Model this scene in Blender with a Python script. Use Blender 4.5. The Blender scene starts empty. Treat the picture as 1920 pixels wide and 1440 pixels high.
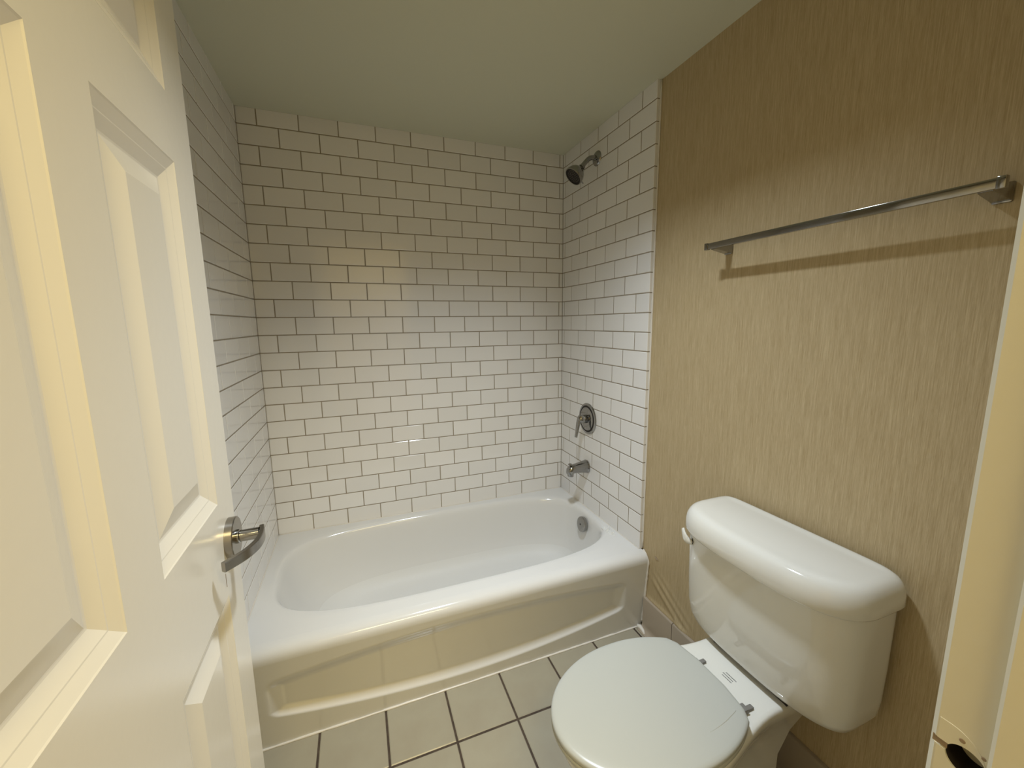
import bpy, bmesh, math, random
from mathutils import Vector, Matrix, noise
random.seed(7)
S = bpy.context.scene
COL = S.collection

# ------------------------------------------------------------------ camera
cam_d = bpy.data.cameras.new('camera'); cam = bpy.data.objects.new('camera', cam_d); COL.objects.link(cam)
cam_d.sensor_width = 36.0; cam_d.lens = 759.168 / 1920 * 36.0
cam_d.clip_start = 0.01; cam_d.clip_end = 50
RT = Vector((0.9341, -0.3568, -0.0106)); DN = Vector((-0.0635, -0.1369, -0.9886)); FW = Vector((0.3513, 0.9241, -0.1505))
FW.normalize(); RT = (RT - FW * RT.dot(FW)).normalized(); UP = RT.cross(FW).normalized()
M = Matrix((RT, UP, -FW)).transposed().to_4x4()
M.translation = Vector((-1.0809, -2.0414, 1.3268))
cam.matrix_world = M
S.camera = cam

# ------------------------------------------------------------------ world, lamps, exposure
w = bpy.data.worlds.new('world'); S.world = w; w.use_nodes = True
w.node_tree.nodes['Background'].inputs[0].default_value = (0.02, 0.018, 0.014, 1)
w.node_tree.nodes['Background'].inputs[1].default_value = 0.3
S.view_settings.view_transform = 'Standard'; S.view_settings.look = 'None'
S.view_settings.gamma = 1; S.view_settings.use_curve_mapping = False
S.view_settings.exposure = 0.15

def area(name, loc, rot, sx, sy, power, color, spread=math.pi):
    l = bpy.data.lights.new(name, 'AREA'); l.shape = 'RECTANGLE'; l.size = sx; l.size_y = sy
    l.energy = power; l.color = color; l.spread = spread
    o = bpy.data.objects.new(name, l); COL.objects.link(o); o.location = loc; o.rotation_euler = rot
    return o
# bathroom lamp: long narrow square lamp in a ceiling recess, neutral white
LX, LY = -0.66, -1.07
area('bathroom_ceiling_lamp', (LX, LY, 2.290), (0, 0, 0), 0.11, 0.15, 11.6, (0.90, 1.0, 1.09), math.radians(124))
# hallway lamp behind the camera, warm
area('hallway_ceiling_lamp', (-0.80, -2.62, 2.34), (0, 0, 0), 0.9, 0.4, 26.0, (1.0, 0.82, 0.40))

# ------------------------------------------------------------------ materials
def mat(name, col, rough=0.5, metal=0.0, spec=0.5, coat=0.0, bump=None, var=None, rnd=0.0):
    """bump=(scale, strength, distance); var=(scale, second colour, low, high); rnd = per-object value variation"""
    m = bpy.data.materials.new(name); m.use_nodes = True
    nt = m.node_tree; N = nt.nodes; L = nt.links; b = N['Principled BSDF']
    b.inputs['Base Color'].default_value = (*col, 1); b.inputs['Roughness'].default_value = rough
    b.inputs['Metallic'].default_value = metal
    b.inputs['Specular IOR Level'].default_value = spec
    b.inputs['Coat Weight'].default_value = coat; b.inputs['Coat Roughness'].default_value = 0.05
    tc = N.new('ShaderNodeTexCoord'); src = None
    if var:
        n = N.new('ShaderNodeTexNoise'); n.inputs['Scale'].default_value = var[0]; n.inputs['Detail'].default_value = 4
        L.new(tc.outputs['Object'], n.inputs['Vector'])
        r = N.new('ShaderNodeMapRange'); r.inputs[1].default_value = var[2]; r.inputs[2].default_value = var[3]
        L.new(n.outputs['Fac'], r.inputs[0])
        mx = N.new('ShaderNodeMix'); mx.data_type = 'RGBA'
        mx.inputs[6].default_value = (*col, 1); mx.inputs[7].default_value = (*var[1], 1)
        L.new(r.outputs[0], mx.inputs[0]); src = mx.outputs[2]
        L.new(src, b.inputs['Base Color'])
    if rnd:
        oi = N.new('ShaderNodeObjectInfo'); r = N.new('ShaderNodeMapRange')
        r.inputs[3].default_value = 1 - rnd; r.inputs[4].default_value = 1 + rnd * 0.4
        L.new(oi.outputs['Random'], r.inputs[0])
        h = N.new('ShaderNodeHueSaturation'); h.inputs['Color'].default_value = (*col, 1)
        if src: L.new(src, h.inputs['Color'])
        L.new(r.outputs[0], h.inputs['Value']); L.new(h.outputs[0], b.inputs['Base Color'])
    if bump:
        n = N.new('ShaderNodeTexNoise'); n.inputs['Scale'].default_value = bump[0]; n.inputs['Detail'].default_value = 3
        L.new(tc.outputs['Object'], n.inputs['Vector'])
        bp = N.new('ShaderNodeBump'); bp.inputs['Strength'].default_value = bump[1]; bp.inputs['Distance'].default_value = bump[2]
        L.new(n.outputs['Fac'], bp.inputs['Height']); L.new(bp.outputs[0], b.inputs['Normal'])
    return m

M_TILE = mat('white_glazed_tile', (0.85, 0.84, 0.835), 0.10, rnd=0.045, bump=(14, 0.12, 0.002))
M_GROUT = mat('wall_grout', (0.31, 0.265, 0.20), 0.85, bump=(300, 0.4, 0.001))
M_FTILE = mat('floor_tile_glaze', (0.385, 0.355, 0.275), 0.22, rnd=0.06, bump=(25, 0.15, 0.002), var=(9, (0.36, 0.325, 0.25), 0.4, 0.7))
M_BTILE = mat('base_tile_glaze', (0.40, 0.335, 0.26), 0.2, rnd=0.03, bump=(25, 0.15, 0.002))
M_FGROUT = mat('floor_grout', (0.055, 0.038, 0.028), 0.9, bump=(200, 0.5, 0.001), var=(30, (0.09, 0.065, 0.045), 0.4, 0.7))
M_ENAMEL = mat('bathtub_enamel', (0.745, 0.74, 0.73), 0.11, bump=(6, 0.05, 0.003))
M_SLIP = mat('slip_resistant_enamel', (0.745, 0.745, 0.74), 0.55, bump=(150, 0.15, 0.001))
M_PORC = mat('toilet_porcelain', (0.75, 0.74, 0.69), 0.08, coat=0.5)
M_SEAT = mat('seat_plastic', (0.465, 0.475, 0.445), 0.28)
M_DOOR = mat('door_paint', (0.90, 0.865, 0.79), 0.2, bump=(60, 0.12, 0.001))
M_FRAME = mat('frame_paint', (0.70, 0.67, 0.55), 0.32, bump=(45, 0.25, 0.001))
M_CEIL = mat('ceiling_paint', (0.66, 0.66, 0.51), 0.8, bump=(120, 0.15, 0.001))
M_WALLP = mat('painted_wall', (0.62, 0.54, 0.38), 0.8)
M_HALL = mat('hallway_paint', (0.78, 0.70, 0.52), 0.8)
M_CARPET = mat('hallway_carpet', (0.25, 0.20, 0.15), 0.95)
M_CAULK = mat('caulk', (0.78, 0.74, 0.68), 0.25, bump=(60, 0.4, 0.002))
M_CHROME = mat('chrome', (0.34, 0.335, 0.325), 0.12, 1.0)
M_NICKEL = mat('brushed_nickel', (0.36, 0.34, 0.31), 0.26, 1.0, bump=(180, 0.05, 0.0005))
M_DARK = mat('dark_gap', (0.015, 0.012, 0.010), 0.7)
M_GREYP = mat('grey_hinge_plastic', (0.20, 0.19, 0.175), 0.5)
M_INK = mat('grey_ink', (0.16, 0.16, 0.155), 0.6)
M_SCR = mat('scratch_mark', (0.42, 0.41, 0.36), 0.6)
M_RECESS = mat('recess_baffle_black', (0.008, 0.008, 0.008), 1.0, spec=0.0)
M_HOLE = mat('mortise_painted_shade', (0.012, 0.006, 0.004), 0.9)  # near-black colour for the shade inside the latch hole
M_BARE = mat('bare_painted_metal', (0.30, 0.22, 0.14), 0.5)

def wallpaper_mat():
    m = bpy.data.materials.new('grasscloth_wallpaper'); m.use_nodes = True
    nt = m.node_tree; N = nt.nodes; L = nt.links; b = N['Principled BSDF']
    tc = N.new('ShaderNodeTexCoord')
    def ns(scale, sc, det, rough=0.5):
        mp = N.new('ShaderNodeMapping'); mp.inputs['Scale'].default_value = sc
        L.new(tc.outputs['Object'], mp.inputs['Vector'])
        n = N.new('ShaderNodeTexNoise'); n.inputs['Scale'].default_value = scale; n.inputs['Detail'].default_value = det
        n.inputs['Roughness'].default_value = rough
        L.new(mp.outputs[0], n.inputs['Vector']); return n.outputs['Fac']
    a = ns(1.0, (1, 480, 14), 2, 0.6)
    c = ns(1.0, (1, 900, 60), 2, 0.6)
    e = ns(1.0, (1, 110, 5), 3, 0.6)
    m1 = N.new('ShaderNodeMath'); m1.operation = 'MULTIPLY_ADD'; m1.inputs[1].default_value = 0.5
    L.new(a, m1.inputs[0])
    m2 = N.new('ShaderNodeMath'); m2.operation = 'MULTIPLY_ADD'; m2.inputs[1].default_value = 0.25; m2.inputs[2].default_value = 0
    L.new(c, m2.inputs[0])
    m3 = N.new('ShaderNodeMath'); m3.operation = 'MULTIPLY_ADD'; m3.inputs[1].default_value = 0.25
    L.new(e, m3.inputs[0]); L.new(m2.outputs[0], m3.inputs[2]); L.new(m3.outputs[0], m1.inputs[2])
    r = N.new('ShaderNodeValToRGB'); r.color_ramp.elements[0].position = 0.36; r.color_ramp.elements[1].position = 0.64
    r.color_ramp.elements[0].color = (0.42, 0.32, 0.175, 1); r.color_ramp.elements[1].color = (0.60, 0.49, 0.305, 1)
    k = r.color_ramp.elements.new(0.5); k.color = (0.50, 0.395, 0.235, 1)
    L.new(m1.outputs[0], r.inputs[0]); L.new(r.outputs[0], b.inputs['Base Color'])
    b.inputs['Roughness'].default_value = 0.5; b.inputs['Specular IOR Level'].default_value = 0.3
    bp = N.new('ShaderNodeBump'); bp.inputs['Strength'].default_value = 0.35; bp.inputs['Distance'].default_value = 0.001
    L.new(m1.outputs[0], bp.inputs['Height']); L.new(bp.outputs[0], b.inputs['Normal'])
    return m
M_WP = wallpaper_mat()

# ------------------------------------------------------------------ helpers
def link(name, me, m=None, parent=None, smooth=False):
    if m is not None: me.materials.append(m)
    if smooth:
        for p in me.polygons: p.use_smooth = True
    o = bpy.data.objects.new(name, me); COL.objects.link(o)
    if parent: o.parent = parent
    return o
def obj(name, bm, m, parent=None, smooth=False, sharp=None):
    bmesh.ops.recalc_face_normals(bm, faces=bm.faces)
    me = bpy.data.meshes.new(name); bm.to_mesh(me); bm.free()
    o = link(name, me, m, parent, smooth or sharp is not None)
    if sharp is not None: me.set_sharp_from_angle(angle=math.radians(sharp))
    return o
def empty(name, loc, rz=0.0):
    o = bpy.data.objects.new(name, None); COL.objects.link(o); o.location = loc; o.rotation_euler = (0, 0, rz)
    o.empty_display_size = 0.05
    return o
def tag(o, label, cat, group=None):
    o['label'] = label; o['category'] = cat
    if group: o['group'] = group
    return o
def struct(o):
    o['kind'] = 'structure'; return o
def rel(o, parent):
    """parent o (built in world coords) to an unrotated parent keeping its place"""
    o.parent = parent
    if parent.parent: pass
    o.matrix_parent_inverse = world(parent).inverted()
    return o
def world(o):
    m = Matrix.Translation(o.location) @ o.rotation_euler.to_matrix().to_4x4()
    if o.parent: m = world(o.parent) @ o.matrix_parent_inverse @ m
    return m
def box(bm, x0, x1, y0, y1, z0, z1, bev=0.0, seg=2):
    vs = [bm.verts.new((x, y, z)) for x in (x0, x1) for y in (y0, y1) for z in (z0, z1)]
    F = [(0, 1, 3, 2), (4, 6, 7, 5), (0, 4, 5, 1), (2, 3, 7, 6), (0, 2, 6, 4), (1, 5, 7, 3)]
    fs = [bm.faces.new([vs[i] for i in f]) for f in F]
    if bev:
        es = list({e for f in fs for e in f.edges})
        bmesh.ops.bevel(bm, geom=es, offset=bev, segments=seg, profile=0.5, affect='EDGES')
    return vs
def boxobj(name, x0, x1, y0, y1, z0, z1, m, parent=None, bev=0.0, seg=2):
    bm = bmesh.new(); box(bm, x0, x1, y0, y1, z0, z1, bev, seg)
    return obj(name, bm, m, parent, sharp=40 if bev else None)
def loft(bm, rings, cap0=True, cap1=True, close=True):
    R = [[bm.verts.new(p) for p in r] for r in rings]
    n = len(R[0])
    for a, b in zip(R, R[1:]):
        for i in range(n if close else n - 1):
            j = (i + 1) % n
            bm.faces.new((a[i], a[j], b[j], b[i]))
    if cap0: bm.faces.new(R[0][::-1])
    if cap1: bm.faces.new(R[-1])
    return R
def frame(d):
    d = d.normalized(); u = Vector((0, 0, 1)) if abs(d.z) < 0.9 else Vector((0, 1, 0))
    a = d.cross(u).normalized(); return a, a.cross(d).normalized()
def lathe(bm, p0, d, prof, n=40, cap0=True, cap1=True):
    """prof = list of (distance along d, radius)"""
    p0 = Vector(p0); d = Vector(d).normalized(); a, b = frame(d)
    rings = [[p0 + d * t + (a * math.cos(k * 2 * math.pi / n) + b * math.sin(k * 2 * math.pi / n)) * max(r, 1e-5) for k in range(n)] for t, r in prof]
    return loft(bm, rings, cap0, cap1)
def tube(bm, pts, r, n=20):
    pts = [Vector(p) for p in pts]; rings = []
    rr = r if isinstance(r, (list, tuple)) else [r] * len(pts)
    a0 = None
    for i, p in enumerate(pts):
        d = (pts[min(i + 1, len(pts) - 1)] - pts[max(i - 1, 0)]).normalized()
        if a0 is None: a, b = frame(d)
        else: a = (a0 - d * a0.dot(d)).normalized(); b = a.cross(d).normalized()
        a0 = a
        rings.append([p + (a * math.cos(k * 2 * math.pi / n) + b * math.sin(k * 2 * math.pi / n)) * rr[i] for k in range(n)])
    loft(bm, rings)
def smooth_path(pts, sub=6):
    P = [Vector(p) for p in pts]; out = []
    for i in range(len(P) - 1):
        a = P[max(i - 1, 0)]; b = P[i]; c = P[i + 1]; d = P[min(i + 2, len(P) - 1)]
        for k in range(sub):
            t = k / sub
            out.append(0.5 * ((2 * b) + (c - a) * t + (2 * a - 5 * b + 4 * c - d) * t * t + (3 * b - a - 3 * c + d) * t ** 3))
    out.append(P[-1]); return out
def sstep(a, b, x):
    t = min(1, max(0, (x - a) / (b - a))); return t * t * (3 - 2 * t)
def boolean_cut(o, cutter):
    md = o.modifiers.new('cut', 'BOOLEAN'); md.operation = 'DIFFERENCE'; md.object = cutter; md.solver = 'EXACT'
    bpy.context.view_layer.update()
    dg = bpy.context.evaluated_depsgraph_get()
    me = bpy.data.meshes.new_from_object(o.evaluated_get(dg)); o.modifiers.clear(); o.data = me
    bpy.data.objects.remove(cutter)

# ------------------------------------------------------------------ room shell
ZC = 2.195            # ceiling
XL, XR = -1.4791, 0.0  # tile faces
PH, PW, G = 0.07725, 0.154, 0.0038
ZT = 0.3548           # tub top
XW = 0.018            # wallpapered wall face
YF = -1.875           # inner face of the wall with the doorway

# floor bed and tiles
floor = struct(boxobj('floor', XL - 0.06, XW + 0.06, YF - 0.02, 0.06, -0.06, -0.0018, M_FGROUT))
def tile_mesh(wd, ht, th, bev=0.0013):
    """wall tile: width x, height z, face towards -y, centre on origin, face at y=0"""
    bm = bmesh.new(); a, c = wd / 2, ht / 2
    v = lambda q, y: [bm.verts.new((sx * (a - q), y, sz * (c - q))) for sx, sz in ((-1, -1), (1, -1), (1, 1), (-1, 1))]
    r0, r1, r2 = v(0, th), v(0, bev), v(bev * 1.4, 0.0)
    for A, B in ((r0, r1), (r1, r2)):
        for i in range(4): bm.faces.new((A[i], A[(i + 1) % 4], B[(i + 1) % 4], B[i]))
    bm.faces.new(r2); bmesh.ops.recalc_face_normals(bm, faces=bm.faces)
    me = bpy.data.meshes.new('tile'); bm.to_mesh(me); bm.free()
    return me
cache = {}
def tile(parent, wd, ht, th, loc, rot, m=M_TILE, name='tile', jitter=0.0016):
    key = (round(wd, 4), round(ht, 4), round(th, 4), m.name)
    if key not in cache:
        me = tile_mesh(wd, ht, th, 0.0013 if m is M_TILE else 0.002); me.materials.append(m); cache[key] = me
    o = bpy.data.objects.new(name, cache[key]); COL.objects.link(o); o.parent = parent
    o.location = loc
    j = lambda: random.uniform(-jitter, jitter)
    o.rotation_euler = (rot[0] + j(), rot[1], rot[2] + j())
    return o
GF = 0.0065
xj = [-0.2375 - 0.2077 * n for n in range(-2, 7)]
xs = sorted([x for x in xj if XL < x < XW] + [XL - 0.02, XW + 0.01])
ys = sorted([-0.937 - 0.2077 * n for n in range(0, 5)] + [-0.70])
ys = [y for y in ys if y > YF + 0.05] + [YF - 0.01]; ys.sort()
for x0, x1 in zip(xs, xs[1:]):
    for y0, y1 in zip(ys, ys[1:]):
        wd, ht = x1 - x0 - GF, y1 - y0 - GF
        if wd < 0.01: continue
        tile(floor, wd, ht, 0.006, ((x0 + x1) / 2, (y0 + y1) / 2, 0.0), (-math.pi / 2, 0, 0), M_FTILE, jitter=0.001)

# back wall
wall_back = struct(boxobj('wall_back', XL - 0.12, XW + 0.12, 0.0012, 0.12, -0.05, ZC + 0.1, M_GROUT))
# left wall: painted part and tiled alcove bed
bm = bmesh.new(); box(bm, XL - 0.12, XL - 0.0012, -0.722, 0.001, -0.05, ZC + 0.1); 
wall_left = struct(obj('wall_left', bm, M_GROUT))
o = boxobj('painted_wall', XL - 0.12, XL - 0.016, YF, -0.7225, -0.05, ZC + 0.1, M_WALLP, wall_left)
# right wall: body, raised tile bed, wallpaper, base tiles
wall_right = struct(boxobj('wall_right', XW + 0.0004, XW + 0.12, YF - 0.10, 0.001, -0.05, ZC + 0.1, M_WALLP))
boxobj('tile_bed', 0.0012, XW + 0.0002, -0.7195, 0.001, ZT + 0.001, ZC, M_GROUT, wall_right)

def course_z(k):      # bounds of course k (0 = cut course under the ceiling)
    z1 = ZT + (24 - k) * PH; z0 = z1 - PH
    return z0 + G / 2, min(z1, ZC + G / 2 + 0.001) - G / 2
for k in range(24):
    z0, z1 = course_z(k)
    if k == 23: z0 = ZT + 0.0015
    hz, cz = z1 - z0, (z0 + z1) / 2
    off = 0.6349 if k % 2 else 0.1349
    ed = [0.0] + [-(off + n) * PW for n in range(10) if (off + n) * PW < 1.45] + [XL]
    for a, b in zip(ed, ed[1:]):
        e0 = 0.0005 if a == 0 else G / 2; e1 = 0.0005 if b == XL else G / 2
        x1, x0 = a - e0, b + e1
        tile(wall_back, x1 - x0, hz, 0.006, ((x0 + x1) / 2, 0.0, cz), (0, 0, 0))
    off = 0.6422 if k % 2 else 0.1422
    ed = [0.0] + [-(off + n) * PW for n in range(5) if (off + n) * PW < 0.70] + [-0.7208]
    for i, (a, b) in enumerate(zip(ed, ed[1:])):
        e0 = 0.0005 if a == 0 else G / 2; e1 = 0 if i == len(ed) - 2 else G / 2
        y1, y0 = a - e0, b + e1
        th = 0.0172 if i == len(ed) - 2 else 0.006
        tile(wall_right, y1 - y0, hz, th, (0.0, (y0 + y1) / 2, cz), (0, 0, -math.pi / 2))
        tile(wall_left, y1 - y0, hz, 0.006, (XL, (y0 + y1) / 2, cz), (0, 0, math.pi / 2))

# wallpaper sheet with the lifted, wrinkled patch above the base tiles
def wp_disp(y, z):
    d = 0.0
    ax, az, bx, bz = -0.800, 0.275, -0.985, 0.165
    L2 = (bx - ax) ** 2 + (bz - az) ** 2
    t = ((y - ax) * (bx - ax) + (z - az) * (bz - az)) / L2
    nx, nz = -(bz - az) / math.sqrt(L2), (bx - ax) / math.sqrt(L2)
    s = (y - ax) * nx + (z - az) * nz      # signed distance, positive towards lower left
    f = sstep(-0.15, 0.25, t) * (1 - sstep(0.85, 1.25, t))
    for c, wd, am in ((-0.008, 0.012, 0.0040), (0.024, 0.013, 0.0046), (-0.038, 0.012, 0.0018)):
        d += am * f * math.exp(-((s - c) / wd) ** 2)
    d += 0.0050 * sstep(-0.74, -0.80, y) * (1 - sstep(-0.96, -1.03, y)) * math.exp(-((z - 0.152) / 0.010) ** 2)
    return d
def lin(a, b, n): return [a + (b - a) * i / n for i in range(n + 1)]
gy = lin(-0.7225, -1.05, 110) + lin(-1.05, YF, 12)[1:]
gz = lin(0.146, 0.34, 66) + lin(0.34, ZC, 12)[1:]
bm = bmesh.new(); V = [[bm.verts.new((XW - wp_disp(y, z), y, z)) for z in gz] for y in gy]
for i in range(len(gy) - 1):
    for j in range(len(gz) - 1): bm.faces.new((V[i][j], V[i][j + 1], V[i + 1][j + 1], V[i + 1][j]))
obj('wallpaper', bm, M_WP, wall_right, smooth=True)
# small torn flap in the paper
bm = bmesh.new()
pts = [(-0.795, 0.3620), (-0.806, 0.3615), (-0.823, 0.3530), (-0.808, 0.3560)]
a = [bm.verts.new((XW - (0.0006 if i != 3 else 0.004), y, z)) for i, (y, z) in enumerate(pts)]
b = [bm.verts.new((XW + 0.0002, y, z - 0.0015)) for y, z in pts]
for i in range(4): bm.faces.new((a[i], a[(i + 1) % 4], b[(i + 1) % 4], b[i]))
bm.faces.new(a); bm.faces.new(b)
obj('torn_flap', bm, M_BARE, wall_right)

# base tiles with coved foot along the papered wall
bprof = [(XW, 0.150), (0.009, 0.150), (0.006, 0.1485), (0.0045, 0.145), (0.0045, 0.030), (0.003, 0.018), (-0.002, 0.009), (-0.010, 0.0045), (-0.020, 0.0025), (-0.020, 0.0), (XW, 0.0)]
base = struct(empty('baseboard_right', (XW, -1.3, 0)))
yb = [-0.752, -0.925, -1.1335, -1.342, -1.5505, -1.759, YF - 0.0]
for a, b in zip(yb, yb[1:]):
    bm = bmesh.new()
    loft(bm, [[(x, y, z) for x, z in bprof] for y in (a - 0.0015, b + 0.0015)])
    rel(obj('tile', bm, M_BTILE, None, sharp=50), base)
rel(boxobj('joint_bed', 0.0075, XW, YF, -0.752, 0.0, 0.148, M_FGROUT), base)

# ceiling with a rectangular lamp recess
hx, hy = 0.075, 0.10
x0, x1, y0, y1 = XL - 0.12, XW + 0.12, YF - 0.0, 0.12
bm = bmesh.new()
for bx in ((x0, LX - hx, y0, y1), (LX + hx, x1, y0, y1), (LX - hx, LX + hx, y0, LY - hy), (LX - hx, LX + hx, LY + hy, y1)):
    box(bm, bx[0], bx[1], bx[2], bx[3], ZC, ZC + 0.012)
hxo, hyo = hx, hy; hx -= 0.0015; hy -= 0.0015
ceiling = struct(obj('ceiling', bm, M_CEIL))
bm = bmesh.new()
zt = ZC + 0.0965
box(bm, LX - hx - 0.0014, LX - hx, LY - hy - 0.0014, LY + hy + 0.0014, ZC - 0.0002, zt)
box(bm, LX + hx, LX + hx + 0.0014, LY - hy - 0.0014, LY + hy + 0.0014, ZC - 0.0002, zt)
box(bm, LX - hx, LX + hx, LY - hy - 0.0014, LY - hy, ZC - 0.0002, zt)
box(bm, LX - hx, LX + hx, LY + hy, LY + hy + 0.0014, ZC - 0.0002, zt)
box(bm, LX - hx - 0.01, LX + hx + 0.01, LY - hy - 0.01, LY + hy + 0.01, zt, zt + 0.01)
obj('lamp_recess', bm, M_RECESS, ceiling)

# wall with the doorway, opening x -1.30 .. -0.60, head 2.05
XJ, XH, ZD = -0.60, -1.30, 2.05
YO = -1.995
bm = bmesh.new()
box(bm, XL - 0.12, XH - 0.03, YO, YF, -0.05, ZC + 0.1)
box(bm, XJ + 0.03, XW + 0.12, YO, YF, -0.05, ZC + 0.1)
box(bm, XH - 0.03, XJ + 0.03, YO, YF, ZD + 0.03, ZC + 0.1)
wall_front = struct(obj('wall_front', bm, M_WALLP))

# hallway behind the camera
h = struct(boxobj('floor', -2.3, 1.2, -3.45, YF - 0.02, -0.06, -0.002, M_CARPET)); 
h = struct(boxobj('ceiling', -2.3, 1.2, -3.45, YO, 2.40, 2.45, M_HALL))
h = struct(boxobj('wall_hallway_far', -2.3, 1.2, -3.45, -3.35, 0, 2.40, M_HALL))
h = struct(boxobj('wall_hallway_left', -2.35, -2.3, -3.45, YO, 0, 2.40, M_HALL))
h = struct(boxobj('wall_hallway_right', 1.2, 1.25, -3.45, YO, 0, 2.40, M_HALL))
h = struct(boxobj('wall_hallway_near', -2.3, XL - 0.12, YO, YO + 0.05, 0, 2.40, M_HALL))
h = struct(boxobj('wall_hallway_near', XW + 0.12, 1.2, YO, YO + 0.05, 0, 2.40, M_HALL))

# ------------------------------------------------------------------ door frame (right jamb in view)
tr = struct(empty('trim_1', (XJ, YF, 0)))
def jamb_profile(sgn, X):
    # closed outline in (x,y): eased inner corner, rebate, stop, outer return
    e = 0.0045; YJ = -1.8737
    p = [(X + 0.03, YJ), (X + e, YJ)]
    p += [(X, YJ - e), (X, YF - 0.0375), (X - 0.009, YF - 0.0385), (X - 0.0115, YF - 0.0415), (X - 0.0115, YO + 0.042), (X - 0.009, YO + 0.039), (X, YO + 0.038), (X, YO), (X + 0.03, YO)]
    return p
def extr(prof, z0, z1):
    bm = bmesh.new(); loft(bm, [[(x, y, z) for x, y in prof] for z in (z0, z1)]); return bm
jr = obj('jamb', extr(jamb_profile(1, XJ), 0, ZD), M_FRAME)
ZS, YS = 0.936, -1.899
bm = bmesh.new(); lathe(bm, (XJ - 0.02, YS, ZS), (1, 0, 0), [(0, 0.0135), (0.045, 0.0135)], 40)
c1 = obj('cut', bm, M_DARK); boolean_cut(jr, c1)
bm = bmesh.new(); box(bm, XJ - 0.02, XJ + 0.0016, YF - 0.03, YF + 0.01, ZS - 0.0005, ZS + 0.0065)
c1 = obj('cut', bm, M_DARK); boolean_cut(jr, c1)
for p in jr.data.polygons: p.use_smooth = True
jr.data.set_sharp_from_angle(angle=math.radians(35)); rel(jr, tr)
# mirrored left jamb and head
jl = obj('jamb', extr([(2 * (XH + XJ) / 2 - x, y) for x, y in jamb_profile(1, XJ)], 0, ZD), M_FRAME, sharp=35); rel(jl, tr)
rel(boxobj('frame_head', XH - 0.03, XJ + 0.03, YO, YF, ZD, ZD + 0.03, M_FRAME), tr)
bm = bmesh.new(); lathe(bm, (XJ + 0.0295, YS, ZS), (-1, 0, 0), [(0, 0.0138), (0.001, 0.0138)], 40)
rel(obj('latch_hole', bm, M_HOLE), tr)
bm = bmesh.new(); lathe(bm, (XJ + 0.0012, YS, ZS), (1, 0, 0), [(0, 0.01345), (0.028, 0.0134)], 40, cap0=False, cap1=False)  # added black tube, paints the hole's inner walls as if in shade
rel(obj('latch_hole_painted_shade', bm, M_HOLE, smooth=True), tr)
# painted-over D-shaped strike plate with the hole and slot cut through
bm = bmesh.new(); R_ = 0.0275
out = [(YF - 0.0045, ZS + R_), (YS + 0.012, ZS + R_)]
for k in range(1, 20):
    t = math.pi / 2 + k / 20 * math.pi
    out.append((YS + 0.012 + 0.0245 * math.cos(t), ZS + R_ * math.sin(t)))
out += [(YS + 0.012, ZS - R_), (YF - 0.0045, ZS - R_)]
loft(bm, [[(XJ - d, y, z) for y, z in out] for d in (-0.0005, 0.0005)])
sp = obj('strike_plate', bm, M_FRAME)
bm = bmesh.new(); lathe(bm, (XJ - 0.02, YS, ZS), (1, 0, 0), [(0, 0.0135), (0.045, 0.0135)], 40)
boolean_cut(sp, obj('cut', bm, M_DARK))
bm = bmesh.new(); box(bm, XJ - 0.02, XJ + 0.01, YF - 0.022, YF + 0.01, ZS - 0.0005, ZS + 0.0065)
boolean_cut(sp, obj('cut', bm, M_DARK)); rel(sp, tr)
bm = bmesh.new(); lathe(bm, (XJ - 0.0005, YS + 0.004, ZS + 0.0185), (-1, 0, 0), [(0, 0.0022), (0.0004, 0.0018)], 16)
lathe(bm, (XJ - 0.0002, YS - 0.0095, ZS + 0.015), (-1, 0, 0), [(0, 0.0018), (0.0004, 0.0012)], 12)
rel(obj('screw_hole', bm, M_BARE), tr)
bm = bmesh.new(); box(bm, XJ + 0.0012, XJ + 0.0018, YF - 0.0110, YF - 0.001, ZS - 0.0003, ZS + 0.0063)
rel(obj('latch_slot', bm, M_BARE), tr)

# ------------------------------------------------------------------ six-panel door, swung open against the left side
TH = math.atan2(-0.9998, 0.0213)
door = struct(empty('door_1', (-1.315, -1.192, 0), TH))
U = [0, 0.084, 0.299, 0.386, 0.601, 0.685]; Zd = [0.010, 0.240, 0.871, 1.0335, 1.5633, 1.6577, 1.920, 2.030]
TD = 0.035
def mk_leaf():
    bm = bmesh.new(); g = {}
    def v(i, j, y):
        if (i, j, y) not in g: g[(i, j, y)] = bm.verts.new((U[i], y, Zd[j]))
        return g[(i, j, y)]
    for i in range(5):
        for j in range(7):
            if i in (1, 3) and j in (1, 3, 5):
                for (a, b_) in (((i, j), (i + 1, j)), ((i + 1, j), (i + 1, j + 1)), ((i + 1, j + 1), (i, j + 1)), ((i, j + 1), (i, j))):
                    bm.faces.new((v(*a, 0.0), v(*b_, 0.0), v(*b_, -TD), v(*a, -TD)))
                continue
            for y in (0.0, -TD): bm.faces.new((v(i, j, y), v(i + 1, j, y), v(i + 1, j + 1, y), v(i, j + 1, y)))
    for j in range(7):
        for i in (0, 5): bm.faces.new((v(i, j, 0.0), v(i, j + 1, 0.0), v(i, j + 1, -TD), v(i, j, -TD)))
    for i in range(5):
        for j in (0, 7): bm.faces.new((v(i, j, 0.0), v(i + 1, j, 0.0), v(i + 1, j, -TD), v(i, j, -TD)))
    es = [e for e in bm.edges if all(abs(x.co.x) < 1e-6 for x in e.verts) and abs(e.verts[0].co.y - e.verts[1].co.y) < 1e-6 and abs(e.verts[0].co.z - e.verts[1].co.z) > .001]
    bmesh.ops.bevel(bm, geom=es, offset=0.002, segments=2, profile=0.5, affect='EDGES')
    return obj('door_leaf', bm, M_DOOR, door)
mk_leaf()
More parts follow.
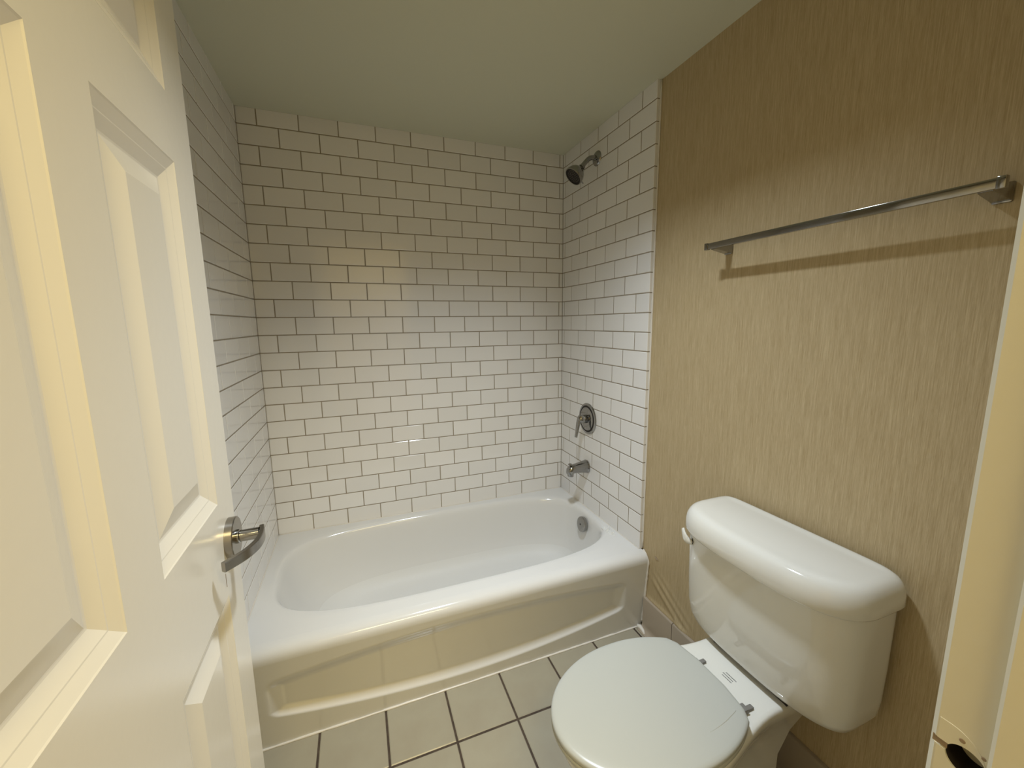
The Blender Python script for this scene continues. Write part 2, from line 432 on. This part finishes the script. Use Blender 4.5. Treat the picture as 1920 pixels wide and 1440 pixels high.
dprof = [(0, 0), (0.0018, -0.0010), (0.0150, -0.0060), (0.0165, -0.0062), (0.0310, -0.0120), (0.0330, -0.0123), (0.0345, -0.0123), (0.0610, -0.0040), (0.0625, -0.0036)]
def mk_panel(i, j):
    bm = bmesh.new(); u0, u1, z0, z1 = U[i], U[i + 1], Zd[j], Zd[j + 1]
    e = 0.0002
    def ring(q, y): return [(u0 + q + e, y, z0 + q + e), (u1 - q - e, y, z0 + q + e), (u1 - q - e, y, z1 - q - e), (u0 + q + e, y, z1 - q - e)]
    rings = [ring(q, y - TD - y * 2) for q, y in dprof[::-1]] + [ring(q, y) for q, y in dprof]
    loft(bm, rings)
    return obj('panel', bm, M_DOOR, door)
for i in (1, 3):
    for j in (1, 3, 5): mk_panel(i, j)
# lever handle: local x towards hinge, y away from the door face
UH, ZH = 0.0455, 0.955
bm = bmesh.new(); lathe(bm, (UH, 0, ZH), (0, 1, 0), [(0.0, 0.0355), (0.0110, 0.0355), (0.0124, 0.0342), (0.0126, 0.012)], 48)
rose = obj('handle_rose', bm, M_NICKEL, door, sharp=30); rose['label'] = 'round brushed metal rose'
bm = bmesh.new(); lathe(bm, (UH, 0.012, ZH), (0, 1, 0), [(0, 0.0125), (0.004, 0.0122), (0.005, 0.0102), (0.034, 0.0102)], 32)
nk = obj('handle_neck', bm, M_CHROME, door, sharp=30)
path = smooth_path([(UH - 0.010, 0.0490, ZH), (UH + 0.004, 0.0515, ZH), (UH + 0.022, 0.0525, ZH), (UH + 0.046, 0.0495, ZH), (UH + 0.074, 0.0375, ZH), (UH + 0.102, 0.0150, ZH)], 5)
bm = bmesh.new(); rings = []
for i, p in enumerate(path):
    d = (path[min(i + 1, len(path) - 1)] - path[max(i - 1, 0)]).normalized(); nrm = Vector((-d.y, d.x, 0))
    t = i / (len(path) - 1); hz = 0.0105 - 0.0025 * t; ht = 0.0042
    rings.append([p + nrm * a * ht + Vector((0, 0, b * hz)) for a, b in ((-1, -.85), (-.75, -1), (.75, -1), (1, -.85), (1, .85), (.75, 1), (-.75, 1), (-1, .85))])
loft(bm, rings); lv = obj('handle_lever', bm, M_NICKEL, door, sharp=35); lv['label'] = 'curved flat lever in brushed metal'
# small dark dent under the handle
bm = bmesh.new(); box(bm, 0.088, 0.0892, -0.0002, 0.0004, 0.888, 0.912); obj('dent_mark', bm, M_BARE, door)

# ------------------------------------------------------------------ bathtub
tub = tag(empty('bathtub', (-0.74, -0.38, 0)), 'white enamelled alcove bathtub with recessed apron panel between the tiled walls', 'bathtub')
bm = bmesh.new(); NA = 160
def sup(cx, cy, hx_, hy_, n, z, t):
    c, s = math.cos(t), math.sin(t)
    return Vector((cx + hx_ * math.copysign(abs(c) ** (2 / n), c), cy + hy_ * math.copysign(abs(s) ** (2 / n), s), z))
XT0, XT1, YT0, YT1 = XL + 0.0003, 0.010, -0.722, -0.0003
C0 = (-0.7275, -0.353)
def rectpt(p, q=0.0):
    dx, dy = p.x - C0[0], p.y - C0[1]
    x0, x1, y0, y1 = XT0 + q, XT1 - q, YT0 + q, YT1 - q
    s = min(((x1 if dx > 0 else x0) - C0[0]) / dx if abs(dx) > 1e-9 else 1e9, ((y1 if dy > 0 else y0) - C0[1]) / dy if abs(dy) > 1e-9 else 1e9)
    return Vector((C0[0] + dx * s, C0[1] + dy * s, 0))
ts = []
for k in range(NA): ts.append(2 * math.pi * k / NA)
inner = [sup(*C0, 0.7025, 0.308, 3.6, ZT, t) for t in ts]
R0 = [rectpt(p) + Vector((0, 0, ZT)) for p in inner]
# snap nearest points to the rectangle's corners
for cx_, cy_ in ((XT0, YT0), (XT0, YT1), (XT1, YT0), (XT1, YT1)):
    i = min(range(NA), key=lambda i: (R0[i].x - cx_) ** 2 + (R0[i].y - cy_) ** 2); R0[i] = Vector((cx_, cy_, ZT))
rings = [R0]
for q in (0.3, 0.7): rings.append([a.lerp(b, q) + Vector((0, 0, -0.0)) for a, b in zip(R0, inner)])
LV = [(-.7275, -.353, .7025 + .006, .308 + .005, 3.6, ZT), (-.7275, -.353, .7025, .308, 3.6, ZT - .0015), (-.7275, -.353, .6965, .302, 3.6, ZT - .006), (-.7275, -.353, .6915, .297, 3.6, ZT - .014), (-.7265, -.353, .687, .293, 3.6, ZT - .030),
      (-.722, -.353, .676, .287, 3.5, .28), (-.713, -.353, .660, .279, 3.4, .21), (-.702, -.353, .641, .270, 3.3, .15), (-.692, -.354, .620, .259, 3.2, .11), (-.685, -.355, .598, .246, 3.1, .082), (-.680, -.356, .570, .228, 3.0, .064), (-.676, -.357, .530, .203, 2.9, .054), (-.67, -.358, .46, .165, 2.8, .050), (-.66, -.358, .30, .10, 2.5, .048), (-.66, -.358, .12, .04, 2.2, .047)]
for cx_, cy_, a_, b_, n_, z_ in LV: rings.append([sup(cx_, cy_, a_, b_, n_, z_, t) for t in ts])
loft(bm, rings, cap0=False, cap1=True)
# apron with its arched recess, as a height field on the front
def recess(x, z):
    u = (x + 0.75) / 0.66
    zt_, zb_ = 0.292 - 0.045 * u * u, 0.046 + 0.068 * u * u
    xa, xb = -1.412, -0.088
    r = 0.035
    ds = min(x - xa, xb - x)
    def comb(p, q): return r - math.hypot(max(r - p, 0), max(r - q, 0)) if (p < r and q < r) else min(p, q)
    db = comb(ds, z - zb_); dt = comb(ds, zt_ - z)
    return 0.021 * min(sstepl(db / 0.027), sstep(-0.002, 0.052, dt))
def sstepl(t):
    t = min(1, max(0, t)); k = 0.09
    if t < k: return t * t / (2 * k) / (1 - k)
    if t > 1 - k: return 1 - (1 - t) ** 2 / (2 * k) / (1 - k)
    return (t - k / 2) / (1 - k)
fp = [(-0.722, ZT), (-0.733, ZT - .0008), (-0.743, ZT - .0030), (-0.752, ZT - .007), (-0.759, ZT - .0125), (-0.764, ZT - .020), (-0.7665, ZT - .029), (-0.767, ZT - .040)]
nz = 110; zlow = ZT - 0.040
fp += [(-0.767 + 0.029 * (zlow - z) / zlow, z) for z in [zlow * (1 - (k + 1) / nz) for k in range(nz)]]
gx = lin(XT0, XT1, 230)
V = [[bm.verts.new((x, y + (recess(x, z) if z < zlow else 0), z)) for (y, z) in fp] for x in gx]
for i in range(len(gx) - 1):
    for j in range(len(fp) - 1): bm.faces.new((V[i][j], V[i + 1][j], V[i + 1][j + 1], V[i][j + 1]))
o = obj('tub_body', bm, M_ENAMEL, None, smooth=True)
o.data.materials.append(M_SLIP)
for p in o.data.polygons:
    if p.center.y > -0.70 and p.center.z < 0.12: p.material_index = 1
o.data.set_sharp_from_angle(angle=math.radians(60)); rel(o, tub)
# overflow plate on the faucet end
oc = Vector((-0.0620, -0.345, 0.298)); od = Vector((-1, -0.02, 0.16)).normalized()
bm = bmesh.new(); lathe(bm, oc - od * 0.012, od, [(0, 0.037), (0.012, 0.039), (0.016, 0.0375), (0.019, 0.030), (0.0198, 0.004)], 40)
ov = obj('overflow_plate', bm, M_CHROME, sharp=35); rel(ov, tub); ov['label'] = 'round chrome overflow plate'
bm = bmesh.new(); lathe(bm, oc + od * 0.0078, od, [(0, 0.0048), (0.0006, 0.0042)], 16)
rel(obj('screw', bm, M_DARK), ov)
bm = bmesh.new(); lathe(bm, (-0.30, -0.355, 0.0475), (0, 0, 1), [(0, 0.030), (0.003, 0.029), (0.0035, 0.02), (0.001, 0.018)], 32)
rel(obj('drain', bm, M_CHROME, sharp=35), tub)
# caulk beads and the smeared patch on the rim corner
def bead(pts, r, name='caulk_bead', parent=tub, m=M_CAULK):
    bm = bmesh.new(); P = smooth_path(pts, 1) if len(pts) > 40 else [Vector(p) for p in pts]
    tube(bm, P, [r * random.uniform(0.8, 1.25) for _ in P], 8)
    return rel(obj(name, bm, m, smooth=True), parent)
bead([(x, -0.7405 - random.uniform(0, 0.001), 0.0015) for x in lin(XL, 0.0, 60)], 0.0036)
bead([(0.0135, y, z) for y, z in [(-0.742 - 0.024 * k / 24, 0.02 + 0.29 * k / 24) for k in range(25)]] + [(0.0130, -0.762, 0.325), (0.0125, -0.748, 0.345), (0.0125, -0.731, 0.354)], 0.0048)
bead([(x, -0.0005, ZT + 0.0005) for x in lin(XL, 0.0, 50)], 0.0022)
bead([(-0.0005, y, ZT + 0.0005) for y in lin(-0.72, 0.0, 40)], 0.0022)
bead([(XL + 0.0005, y, ZT + 0.0005) for y in lin(-0.72, 0.0, 40)], 0.0022)
bead([(XW - 0.002, -0.7228, z) for z in lin(ZT + 0.01, ZC, 60)], 0.0032, parent=wall_right)
bm = bmesh.new(); n = 40
V = []
for i in range(n + 1):
    row = []
    for j in range(n + 1):
        a, b = (i / n - .5) * 2, (j / n - .5) * 2
        x = -0.032 + a * 0.020 + b * 0.004; y = -0.545 + b * 0.045
        f = max(0, 1 - (a * a + b * b)) ** 0.5
        h_ = abs(noise.noise(Vector((x * 95, y * 95, 3.1)))) * 1.6 + 0.8 * abs(noise.noise(Vector((x * 230, y * 230, 1.7)))) - 0.12
        row.append(bm.verts.new((x, y, ZT - 0.0006 + f * 0.016 * h_)))
    V.append(row)
for i in range(n):
    for j in range(n): bm.faces.new((V[i][j], V[i + 1][j], V[i + 1][j + 1], V[i][j + 1]))
cs = obj('caulk_smear', bm, mat('clear_caulk', (0.80, 0.80, 0.79), 0.03, coat=0.8), smooth=True); rel(cs, tub); cs['label'] = 'shiny crumpled smear of clear caulk'
# lump of caulk where tub, floor and base tile meet
bm = bmesh.new()
tube(bm, [(-0.012, -0.7425, 0.006), (-0.004, -0.752, 0.007), (-0.006, -0.772, 0.005), (-0.012, -0.790, 0.003)], [0.009, 0.010, 0.007, 0.004], 10)
rel(obj('caulk_lump', bm, M_CAULK, smooth=True), tub)

# ------------------------------------------------------------------ chrome fittings on the faucet wall
sh = tag(empty('shower', (0, -0.3276, 2.064)), 'chrome shower head on a bent arm high on the tiled wall', 'shower head')
bm = bmesh.new(); lathe(bm, (0.0, -0.3276, 2.064), (-1, 0, 0), [(0, 0.0325), (0.003, 0.0320), (0.008, 0.027), (0.011, 0.018), (0.0125, 0.012)], 40)
rel(obj('flange', bm, M_CHROME, sharp=40), sh)
bm = bmesh.new(); tube(bm, smooth_path([(0.0, -0.3276, 2.064), (-0.022, -0.3276, 2.0645), (-0.042, -0.3276, 2.0585), (-0.058, -0.3276, 2.044), (-0.078, -0.3276, 2.0225)], 6), 0.0105, 20)
rel(obj('arm', bm, M_CHROME, smooth=True), sh)
d = Vector((-0.70, 0.0, -0.714)).normalized(); p0 = Vector((-0.0740, -0.3276, 2.023))
bm = bmesh.new(); lathe(bm, p0, d, [(0, 0.0125), (0.010, 0.0150), (0.013, 0.0152), (0.0135, 0.0128), (0.017, 0.0128), (0.0175, 0.016), (0.026, 0.024), (0.036, 0.033), (0.048, 0.0395), (0.062, 0.0435), (0.070, 0.0438), (0.0725, 0.0425), (0.0725, 0.0395), (0.068, 0.0385)], 48, cap1=False)
hd = rel(obj('head', bm, M_CHROME, sharp=35), sh)
bm = bmesh.new(); lathe(bm, p0 + d * 0.068, d, [(0, 0.0386), (0.0006, 0.0380), (0.0006, 0.003)], 40)
sf = rel(obj('spray_face', bm, M_DARK), hd); sf['label'] = 'black spray face'
bm = bmesh.new()
for rr, k in ((0.010, 8), (0.019, 14), (0.028, 20)):
    a, b = frame(d)
    for i in range(k):
        c = p0 + d * 0.0685 + (a * math.cos(i * 2 * math.pi / k) + b * math.sin(i * 2 * math.pi / k)) * rr
        lathe(bm, c, d, [(0, 0.0016), (0.0014, 0.0010)], 6)
nzl = rel(obj('nozzles', bm, M_GREYP), hd); nzl['kind'] = 'stuff'
bm = bmesh.new(); q = p0 + d * 0.058 + Vector((0.034, 0, -0.026)); lathe(bm, q, (0.6, 0, -0.5), [(0, 0.003), (0.010, 0.0026), (0.012, 0.001)], 10)
rel(obj('spray_tab', bm, M_CHROME, sharp=40), hd)

yv = -0.2870
va = tag(empty('shower_valve', (0, yv, 0.835)), 'round chrome shower valve with lever handle on the tiled wall above the tub spout', 'faucet valve')
bm = bmesh.new(); lathe(bm, (0, yv, 0.835), (-1, 0, 0), [(0, 0.0800), (0.003, 0.0800), (0.0055, 0.0775), (0.0072, 0.0690), (0.0060, 0.0680)], 64, cap1=False)
rel(obj('escutcheon', bm, M_CHROME, sharp=35), va)
bm = bmesh.new(); lathe(bm, (-0.004, yv, 0.835), (-1, 0, 0), [(0, 0.0685), (0.0028, 0.0685), (0.0028, 0.0500)], 64)
g_ = rel(obj('escutcheon_groove', bm, M_DARK), va); g_['label'] = 'black ring groove'
bm = bmesh.new(); lathe(bm, (-0.004, yv, 0.835), (-1, 0, 0), [(0, 0.0600), (0.0045, 0.0595), (0.007, 0.050), (0.009, 0.030), (0.0095, 0.018)], 56)
rel(obj('escutcheon_dome', bm, M_CHROME, sharp=35), va)
bm = bmesh.new(); lathe(bm, (-0.013, yv, 0.835), (-1, 0, 0.05), [(0, 0.022), (0.016, 0.0215), (0.034, 0.0185), (0.043, 0.014), (0.047, 0.006)], 36)
lev = rel(obj('valve_hub', bm, M_CHROME, smooth=True), va)
bm = bmesh.new(); pl = smooth_path([(-0.040, yv, 0.851), (-0.050, yv, 0.838), (-0.056, yv + 0.002, 0.812), (-0.059, yv + 0.005, 0.780), (-0.065, yv + 0.006, 0.742)], 5)
rings = []
for i, p in enumerate(pl):
    t = i / (len(pl) - 1); wy = 0.0175 - 0.0080 * t; wx = 0.0115 - 0.0055 * t
    dd = (pl[min(i + 1, len(pl) - 1)] - pl[max(i - 1, 0)]).normalized(); nx = Vector((dd.z, 0, -dd.x)).normalized()
    rings.append([p + Vector((0, 1, 0)) * wy * math.cos(a) + nx * wx * math.sin(a) for a in [k * math.pi / 8 for k in range(16)]])
loft(bm, rings); rel(obj('valve_lever', bm, M_CHROME, smooth=True), va)

ysp = -0.2850
spo = tag(empty('tub_spout', (0, ysp, 0.58)), 'chrome tub spout with diverter knob low on the tiled wall', 'tub spout')
bm = bmesh.new(); rings = []
for x, zc, ry, rz in ((0.0, .580, .0330, .0340), (-.004, .580, .0335, .0345), (-.007, .580, .0320, .0330), (-.012, .580, .0310, .0318), (-.040, .5795, .0272, .0272), (-.070, .5780, .0238, .0234), (-.090, .5755, .0222, .0222), (-.103, .5715, .0210, .0215), (-.111, .5675, .0180, .0180), (-.1150, .5645, .0120, .0120)):
    rings.append([(x, ysp + ry * math.copysign(abs(math.cos(a)) ** .85, math.cos(a)), zc + rz * math.copysign(abs(math.sin(a)) ** .85, math.sin(a))) for a in [k * 2 * math.pi / 36 for k in range(36)]])
loft(bm, rings)
rel(obj('spout_body', bm, M_CHROME, sharp=50), spo)
bm = bmesh.new(); rings = [[(-0.0965 + (0.0155 - 0.001 * q) * math.cos(a), ysp + (0.0195 - .001 * q) * math.sin(a), z) for a in [k * 2 * math.pi / 32 for k in range(32)]] for q, z in ((0, 0.570), (0, 0.5425), (1, 0.5405), (4, 0.5405), (4, 0.546))]
loft(bm, rings); rel(obj('spout_outlet', bm, M_CHROME, sharp=40), spo)
bm = bmesh.new(); lathe(bm, (-0.098, ysp, 0.588), (-0.12, 0, 1), [(0, 0.0038), (0.013, 0.0034), (0.0135, 0.0085), (0.016, 0.0098), (0.0185, 0.0085), (0.0195, 0.003)], 24)
rel(obj('diverter_knob', bm, M_CHROME, sharp=40), spo)

# ------------------------------------------------------------------ towel bar
tb = tag(empty('towel_bar', (XW, -1.35, 1.55)), 'long square chrome towel bar on the wallpapered wall above the toilet', 'towel bar')
ZB = 1.5505; XB = -0.052
bm = bmesh.new(); box(bm, XB - 0.0045, XB + 0.0045, -1.6560, -1.048, ZB - 0.0088, ZB + 0.0088, 0.0010, 2)
rel(obj('bar', bm, M_CHROME, sharp=30), tb)
for yp in (-1.064, -1.640):
    sg = 1 if yp > -1.3 else -1
    bm = bmesh.new()
    box(bm, XW - 0.0005, XW - 0.007, yp - 0.0130, yp + 0.0130, ZB - 0.0225, ZB + 0.0125, 0.002, 2)
    post = rel(obj('wall_plate', bm, M_CHROME, sharp=30), tb)
    bm = bmesh.new()
    loft(bm, [[(x, yp + y_, zc + z_) for y_, z_ in ((-a, -b), (a, -b), (a, b), (-a, b))] for x, a, b, zc in ((XW - 0.006, 0.0125, 0.016, ZB - 0.004), (XW - 0.022, 0.0115, 0.013, ZB - 0.004), (XB + 0.012, 0.0095, 0.0105, ZB - 0.001), (XB + 0.0046, 0.0095, 0.0095, ZB))])
    rel(obj('post', bm, M_CHROME, sharp=30), tb)
    bm = bmesh.new(); ye = -1.048 if sg > 0 else -1.656
    box(bm, XB - 0.0058, XB + 0.0058, min(ye + sg * 0.011, ye - sg * 0.001), max(ye + sg * 0.011, ye - sg * 0.001), ZB - 0.0102, ZB + 0.0102, 0.0012, 2)
    rel(obj('end_cap', bm, M_CHROME, sharp=30), tb)

# ------------------------------------------------------------------ toilet
YC = -1.350
to = tag(empty('toilet', (-0.36, YC, 0)), 'white two-piece toilet with closed round seat lid against the wallpapered wall', 'toilet')
def cring(wf, xf, xb, z, n=40, yc=YC):
    """closed outline from half-width function wf(x) between front xf and back xb"""
    xs_ = [xf + (xb - xf) * (1 - math.cos(math.pi * 0.5 * (k / n))) for k in range(n)] + [xb]
    up = [(x, yc + wf(x), z) for x in xs_]; dn = [(x, yc - wf(x), z) for x in xs_[::-1][:-1]]
    return up + dn
def ell(x, cx, rx, ry): return ry * math.sqrt(max(0.0, 1 - ((x - cx) / rx) ** 2))
def bowl_w(x, s=1.0, xf=-0.705, wmax=0.172, wd=0.122, xb0=-0.180):
    cx = -0.46; rx = cx - xf
    if x < cx: return ell(x, cx, rx, wmax) * s
    t = sstep(cx, xb0, x); return (wmax * (1 - t) + wd * t) * s
def ring_b(z, xf, xb, wmax, wd, xb0):
    return cring(lambda x: bowl_w(x, 1.0, xf, wmax, wd, xb0), xf, xb, z)
bm = bmesh.new()
spec = [(0.000, -0.585, -0.11, 0.105, 0.100, -0.20), (0.012, -0.590, -0.105, 0.110, 0.104, -0.20), (0.030, -0.580, -0.11, 0.102, 0.098, -0.20), (0.110, -0.570, -0.115, 0.094, 0.088, -0.22), (0.190, -0.600, -0.11, 0.112, 0.086, -0.26),
        (0.260, -0.645, -0.08, 0.140, 0.092, -0.24), (0.315, -0.680, -0.05, 0.160, 0.106, -0.20), (0.345, -0.697, -0.035, 0.170, 0.117, -0.18), (0.362, -0.7035, -0.03, 0.1735, 0.1215, -0.18), (0.374, -0.705, -0.03, 0.174, 0.1225, -0.18), (0.381, -0.703, -0.031, 0.1725, 0.1210, -0.18), (0.3845, -0.697, -0.034, 0.1675, 0.1175, -0.18), (0.3855, -0.685, -0.04, 0.157, 0.110, -0.18)]
loft(bm, [ring_b(z, xf, xb, wm, wd, x0) for z, xf, xb, wm, wd, x0 in spec])
bowl = rel(obj('bowl', bm, M_PORC, smooth=True), to); bowl.data.set_sharp_from_angle(angle=math.radians(70))
# seat ring and lid share the truncated ellipse outline
def seat_out(z, q, xb=-0.262):
    f = lambda x: max(0.0, (ell(x, -0.470, 0.250 - q, 0.177 - q) if x < -0.455 else ell(x, -0.455, 0.245 - q, 0.177 - q)))
    xf = -0.470 - (0.250 - q); xe = xb - q
    r = cring(f, xf, xe, z, 44)
    # soften the two back corners
    out = [Vector(p) for p in r]
    n = len(out)
    for _ in range(2):
        new = [p.copy() for p in out]
        for i in range(n):
            if out[i].x > xe - 0.020: new[i] = (out[i - 1] + out[i] * 2 + out[(i + 1) % n]) / 4
        out = new
    return out
bm = bmesh.new(); loft(bm, [seat_out(z, q) for z, q in ((0.3885, 0.008), (0.3900, 0.003), (0.3950, 0.001), (0.4015, 0.001), (0.4035, 0.004))])
rel(obj('seat', bm, M_SEAT, smooth=True), to)
bm = bmesh.new(); prof = [(0.4045, 0.004), (0.4055, 0.0015), (0.4090, 0.0), (0.4150, 0.0005), (0.4180, 0.0025), (0.4200, 0.006), (0.4212, 0.012), (0.4222, 0.03), (0.4232, 0.06)]
loft(bm, [seat_out(z, q) for z, q in prof])
lidp = rel(obj('seat_lid', bm, M_SEAT, smooth=True), to); lidp.data.set_sharp_from_angle(angle=math.radians(80))
# long curved scratch on the lid
def zlid(x, y): return 0.4226
sp_ = smooth_path([(-0.4277, -1.474, 0), (-0.3892, -1.4727, 0), (-0.3539, -1.4681, 0), (-0.323, -1.4612, 0), (-0.306, -1.4567, 0)], 6)
bm = bmesh.new(); tube(bm, [(p.x, p.y, 0.4222) for p in sp_], [0.0003 + 0.0008 * math.sin(math.pi * (i + .5) / len(sp_)) for i in range(len(sp_))], 6)
sc = rel(obj('scratch', bm, M_SCR, smooth=True), lidp); sc['label'] = 'thin curved scratch'
# hinges on the deck
for yh, ln in ((YC + 0.054, 0.031), (YC - 0.092, 0.030)):
    bm = bmesh.new(); box(bm, -0.262, -0.262 + ln, yh - 0.006, yh + 0.006, 0.3850, 0.3925, 0.002, 2)
    box(bm, -0.270, -0.254, yh - 0.010, yh + 0.010, 0.388, 0.400, 0.002, 2)
    hg = rel(obj('hinge', bm, M_GREYP, sharp=35), to); hg['label'] = 'small grey hinge post'
# faint printed lines on the deck
bm = bmesh.new()
for k, (dx, l0, l1) in enumerate(((0.0, -0.017, 0.012), (0.0075, -0.015, 0.016), (0.0150, -0.019, 0.013))):
    y = YC - 0.006 + l0
    while y < YC - 0.006 + l1:
        ww = random.choice((0.0022, 0.0034, 0.0016)); box(bm, -0.222 + dx, -0.222 + dx + 0.0028, y, min(y + ww, YC - 0.006 + l1), 0.3852, 0.3858); y += ww + 0.0009
pr = rel(obj('printed_text', bm, M_INK), to); pr['label'] = 'three tiny lines of illegible dark print'
# tank
def tring(z, hy_, xf, xb, n=2.6, cx=-0.085, nb=9, N=96):
    out = []
    for k in range(N):
        t = 2 * math.pi * k / N; c, s = math.cos(t), math.sin(t)
        e = n if c < 0 else nb; hx_ = (cx - xf) if c < 0 else (xb - cx)
        out.append(Vector((cx + hx_ * math.copysign(abs(c) ** (2 / e), c), YC - 0.010 + hy_ * math.copysign(abs(s) ** (2 / (e if c < 0 else nb)), s), z)))
    return out
bm = bmesh.new()
loft(bm, [tring(z, a, xf, xb, n) for z, a, xf, xb, n in ((0.3975, .150, -.140, -.02, 2.6), (0.3980, .190, -.156, -.012, 2.7), (0.4020, .208, -.167, -.007, 2.9), (0.4120, .2210, -.174, -.003, 3.0), (0.4320, .2290, -.179, 0.0, 3.2), (0.47, .2320, -.184, .002, 3.3), (0.55, .2340, -.190, .003, 3.3), (0.64, .2345, -.195, .004, 3.3), (0.716, .2350, -.198, .005, 3.3))])
tank = rel(obj('tank', bm, M_PORC, smooth=True), to); tank.data.set_sharp_from_angle(angle=math.radians(70))
bm = bmesh.new()
rings = []
for z, sc_ in ((0.7055, -.004), (0.7040, 0.0), (0.7055, .0035), (0.7100, .0055), (0.7330, .0045), (0.7480, .0015), (0.7590, -.0040), (0.7660, -.0100), (0.7700, -.0180), (0.7718, -.0270), (0.7722, -.0360), (0.7722, -.045), (0.7726, -.060), (0.7734, -.080)):
    r = tring(z, .2400 + sc_, -.2180 - sc_, .0110 + min(sc_, 0) * .75, 2.9)
    rings.append(r)
for r in rings:
    for p in r: p.z += 0.003
for r in rings[7:]:
    for p in r: p.z += 0.0030 * sstep(-0.028, -0.010, p.x) * (1 - sstep(.19, .24, abs(p.y - YC + 0.01)))
rings.insert(0, tring(0.7100, .228, -.196, .003, 3.2))
loft(bm, rings)
tl = rel(obj('tank_lid', bm, M_PORC, smooth=True), to)
# flush lever on the front left of the tank
bm = bmesh.new()
ph = smooth_path([(-0.178, YC + 0.173, 0.668), (-0.186, YC + 0.186, 0.671), (-0.186, YC + 0.198, 0.681), (-0.180, YC + 0.211, 0.694)], 5)
rings = []
for i, p in enumerate(ph):
    t = i / (len(ph) - 1); dd = (ph[min(i + 1, len(ph) - 1)] - ph[max(i - 1, 0)]).normalized(); a = dd.cross(Vector((0, 0, 1))).normalized(); b = a.cross(dd)
    ra = 0.006 - 0.0018 * t; rb = 0.0100 - 0.0015 * math.cos(t * 6)
    rings.append([p + a * ra * math.cos(k * math.pi / 7) + b * rb * math.sin(k * math.pi / 7) for k in range(14)])
loft(bm, rings)
fl = rel(obj('flush_lever', bm, M_PORC, smooth=True), to)
bm = bmesh.new(); lathe(bm, (-0.160, YC + 0.165, 0.672), (-0.75, 0.65, 0), [(0, 0.0105), (0.020, 0.0105), (0.021, 0.009)], 24)
rel(obj('lever_boss', bm, M_DARK, sharp=35), to)
# rubber gasket between tank and bowl, floor bolt caps
boxobj_ = bmesh.new(); box(boxobj_, -0.150, -0.04, YC - 0.12, YC + 0.10, 0.384, 0.3985)
rel(obj('gasket', boxobj_, M_DARK), to)
for s in (-1, 1):
    bm = bmesh.new(); lathe(bm, (-0.33, YC + s * 0.098, 0.008), (0, 0, 1), [(0, 0.014), (0.010, 0.013), (0.018, 0.008), (0.020, 0.002)], 20)
    rel(obj('bolt_cap', bm, M_PORC, smooth=True), to)
